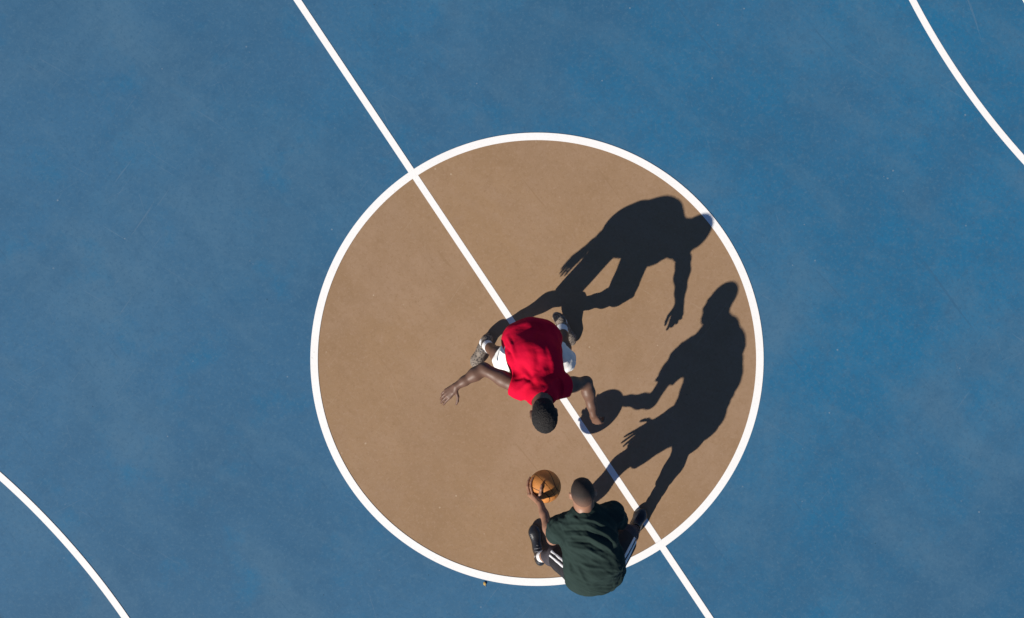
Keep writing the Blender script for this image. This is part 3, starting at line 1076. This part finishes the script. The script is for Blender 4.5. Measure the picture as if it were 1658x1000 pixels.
        fd.obj('legging', M['legging'], root, lambda V, N: V + N * (0.0012 * np.sin((V - kk) @ d * 420))[:, None])
    sock(root, anL, knL, 0.105, 0.042, 0.043)
    sock(root, anR, knR, 0.080, 0.040, 0.041, 'legging')
    shoe(root, G(876, 911, 0.002), G(864, 848, 0.002), np.array([0, 0, 1.0]), anL, M['shoe_black'], M['sole_black'], M['lace_grey'], 0.8)
    shoe(root, G(1017, 871, 0.002), G(1041, 824, 0.002), np.array([0, 0, 1.0]), anR, M['shoe_black'], M['sole_black'], M['lace_dark'], 0.8)
    return root


# ------------------------------------------------------------------ ball
BALL = P(882, 787, 0.445)


def build_ball():
    Rb = 0.1195
    V, F = uv_ball((0, 0, 0), Rb - 0.0015, 64, 40)
    o = mesh_obj('basketball', V, F, M['seam'])
    o.location = BALL
    tag(o, 'orange leather basketball with dark seams held in one hand', 'basketball')
    # cube sphere, cut along the seams into eight panels
    N = 110
    rot = np.array((Matrix.Rotation(0.55, 3, 'Z') @ Matrix.Rotation(0.5, 3, 'X') @ Matrix.Rotation(0.3, 3, 'Y')))
    quads = {}
    g = np.tan(np.linspace(-math.pi / 4, math.pi / 4, N + 1))
    for ax in range(3):
        for sg in (-1, 1):
            a, b = np.meshgrid(g, g, indexing='ij')
            q = np.zeros((N + 1, N + 1, 3))
            q[..., ax] = sg; q[..., (ax + 1) % 3] = a * sg; q[..., (ax + 2) % 3] = b
            q /= np.linalg.norm(q, axis=-1, keepdims=True)
            c = (q[:-1, :-1] + q[1:, 1:] + q[1:, :-1] + q[:-1, 1:]) / 4
            x, y, z = c[..., 0], c[..., 1], c[..., 2]
            # two great circles and the pair of curved seams
            s1 = x; s2 = y
            s3 = np.abs(x) - 0.56 - 0.28 * (y * y - z * z) * 0.9
            seam = (np.abs(s1) < 0.017) | (np.abs(s2) < 0.017) | (np.abs(s3) < 0.020)
            pid = (x > 0) * 4 + (y > 0) * 2 + (s3 > 0) * 1
            for k in range(8):
                m = (pid == k) & ~seam
                ii = np.argwhere(m)
                if not len(ii): continue
                quads.setdefault(k, []).append(np.stack([q[ii[:, 0], ii[:, 1]], q[ii[:, 0] + 1, ii[:, 1]],
                                                         q[ii[:, 0] + 1, ii[:, 1] + 1], q[ii[:, 0], ii[:, 1] + 1]], 1))
    for k in sorted(quads):
        Q = np.concatenate(quads[k])
        W, inv = np.unique(np.round(Q.reshape(-1, 3), 5), axis=0, return_inverse=True)
        p = mesh_obj('panel', W @ rot.T * Rb + np.array(BALL), inv.reshape(-1, 4), M['ball'], o)
    return o


# ------------------------------------------------------------------ hoop beyond the lower left corner (its shadow reaches the frame)
def box(c, ax, h):
    V = [np.array(c) + ax[0] * a * h[0] + ax[1] * b * h[1] + ax[2] * d * h[2] for a in (-1, 1) for b in (-1, 1) for d in (-1, 1)]
    F = [[0, 1, 3, 2], [4, 6, 7, 5], [0, 4, 5, 1], [2, 3, 7, 6], [0, 2, 6, 4], [1, 5, 7, 3]]
    return np.array(V), F


def tube(pts, r, n=12, closed=False):
    pts = [np.array(p, float) for p in pts]
    V, F = [], []
    m = len(pts)
    for i, p in enumerate(pts):
        d = unit(pts[(i + 1) % m] - pts[i - 1]) if closed else unit(pts[min(i + 1, m - 1)] - pts[max(i - 1, 0)])
        a = unit(np.cross(d, [0.13, 0.31, 0.94])); b = np.cross(d, a)
        V += [p + r * (a * math.cos(2 * math.pi * k / n) + b * math.sin(2 * math.pi * k / n)) for k in range(n)]
    for i in range(m if closed else m - 1):
        for k in range(n):
            j = (i + 1) % m
            F.append([i * n + k, i * n + (k + 1) % n, j * n + (k + 1) % n, j * n + k])
    if not closed:
        F.append(list(range(n))[::-1]); F.append([(m - 1) * n + k for k in range(n)])
    return np.array(V), F


def build_hoop():
    hp = G(-838.9, 1717.6)
    base = hp - AX * 1.9
    o = empty('basketball_hoop', tuple(base))
    tag(o, 'basketball hoop whose backboard shadow touches the lower left corner', 'hoop')
    Z = np.array([0, 0, 1.0])
    mesh_obj('post', *tube([base, base + Z * 3.3], 0.07, 20), M['steel'], o)
    top = base + Z * 3.28
    bc = hp - AX * 0.42 + Z * 3.32
    mesh_obj('arm', *tube([top - Z * 0.1, top + AX * 0.3, bc - AX * 0.03 - Z * 0.1], 0.045, 14), M['steel'], o)
    mesh_obj('brace', *tube([base + Z * 2.6, bc - AX * 0.03 - Z * 0.35], 0.03, 12), M['steel'], o)
    bd = mesh_obj('backboard', *box(bc, (AX, PX, Z), (0.02, 0.90, 0.525)), M['board'], o, False)
    for s in (-1, 1):
        mesh_obj('target_mark', *box(bc + AX * 0.0225 + PX * s * 0.28 - Z * 0.10, (AX, PX, Z), (0.002, 0.025, 0.225)), M['board_mark'], bd, False)
        mesh_obj('target_mark', *box(bc + AX * 0.0225 - Z * (0.10 - s * 0.2), (AX, PX, Z), (0.002, 0.254, 0.025)), M['board_mark'], bd, False)
    rc = hp + Z * 3.05
    rp = [rc + 0.225 * (AX * math.cos(2 * math.pi * k / 40) + PX * math.sin(2 * math.pi * k / 40)) for k in range(40)]
    mesh_obj('rim', *tube(rp, 0.009, 10, True), M['rim'], o)
    mesh_obj('rim_bracket', *box(hp - AX * 0.305 + Z * 3.03, (AX, PX, Z), (0.085, 0.07, 0.02)), M['rim'], o, False)
    V, F = [], []
    for k in range(12):
        for sg in (-1, 1):
            pts = []
            for j in range(7):
                t = j / 6
                a = 2 * math.pi * (k + sg * t * 1.5) / 12
                r = 0.222 - 0.11 * t + 0.03 * t * t
                pts.append(rc + r * (AX * math.cos(a) + PX * math.sin(a)) - Z * 0.42 * t)
            v, f = tube(pts, 0.004, 5)
            F += [[x + len(V) for x in q] for q in f]
            V += list(v)
    mesh_obj('net', np.array(V), F, M['stripe'], o)


def build_leaf():
    c = G(784.8, 944.5, 0.0015)
    d = unit([0.35, -0.93, 0]); n = np.array([-d[1], d[0], 0])
    V, F = [], []
    for i in range(9):
        t = i / 8
        w = 0.0095 * math.sin(math.pi * min(t * 1.02 + 0.02, 1)) ** 0.8 + 0.0006
        z = 0.003 * math.sin(math.pi * t) + 0.001
        p = c + d * (t - 0.5) * 0.036
        for s, dz in ((-1, 0.006), (0, 0), (1, 0.005)):
            V.append(p + n * s * w + np.array([0, 0, z + dz * w / 0.01]))
    for i in range(8):
        for j in range(2):
            F.append([3 * i + j, 3 * i + j + 1, 3 * i + j + 4, 3 * i + j + 3])
    o = mesh_obj('fallen_leaf', np.array(V) - c, F, M['leaf'])
    o.location = tuple(c)
    md = o.modifiers.new('thick', 'SOLIDIFY'); md.thickness = 0.0008
    tag(o, 'tiny dry yellow leaf lying beside the white circle line', 'leaf')
    mesh_obj('stem', *tube([c + d * 0.017 + np.array([0, 0, 0.002]), c + d * 0.030 + np.array([0, 0, 0.004])], 0.0008, 6), M['leaf'], o)


build_red()
build_green()
build_ball()
build_hoop()
build_leaf()
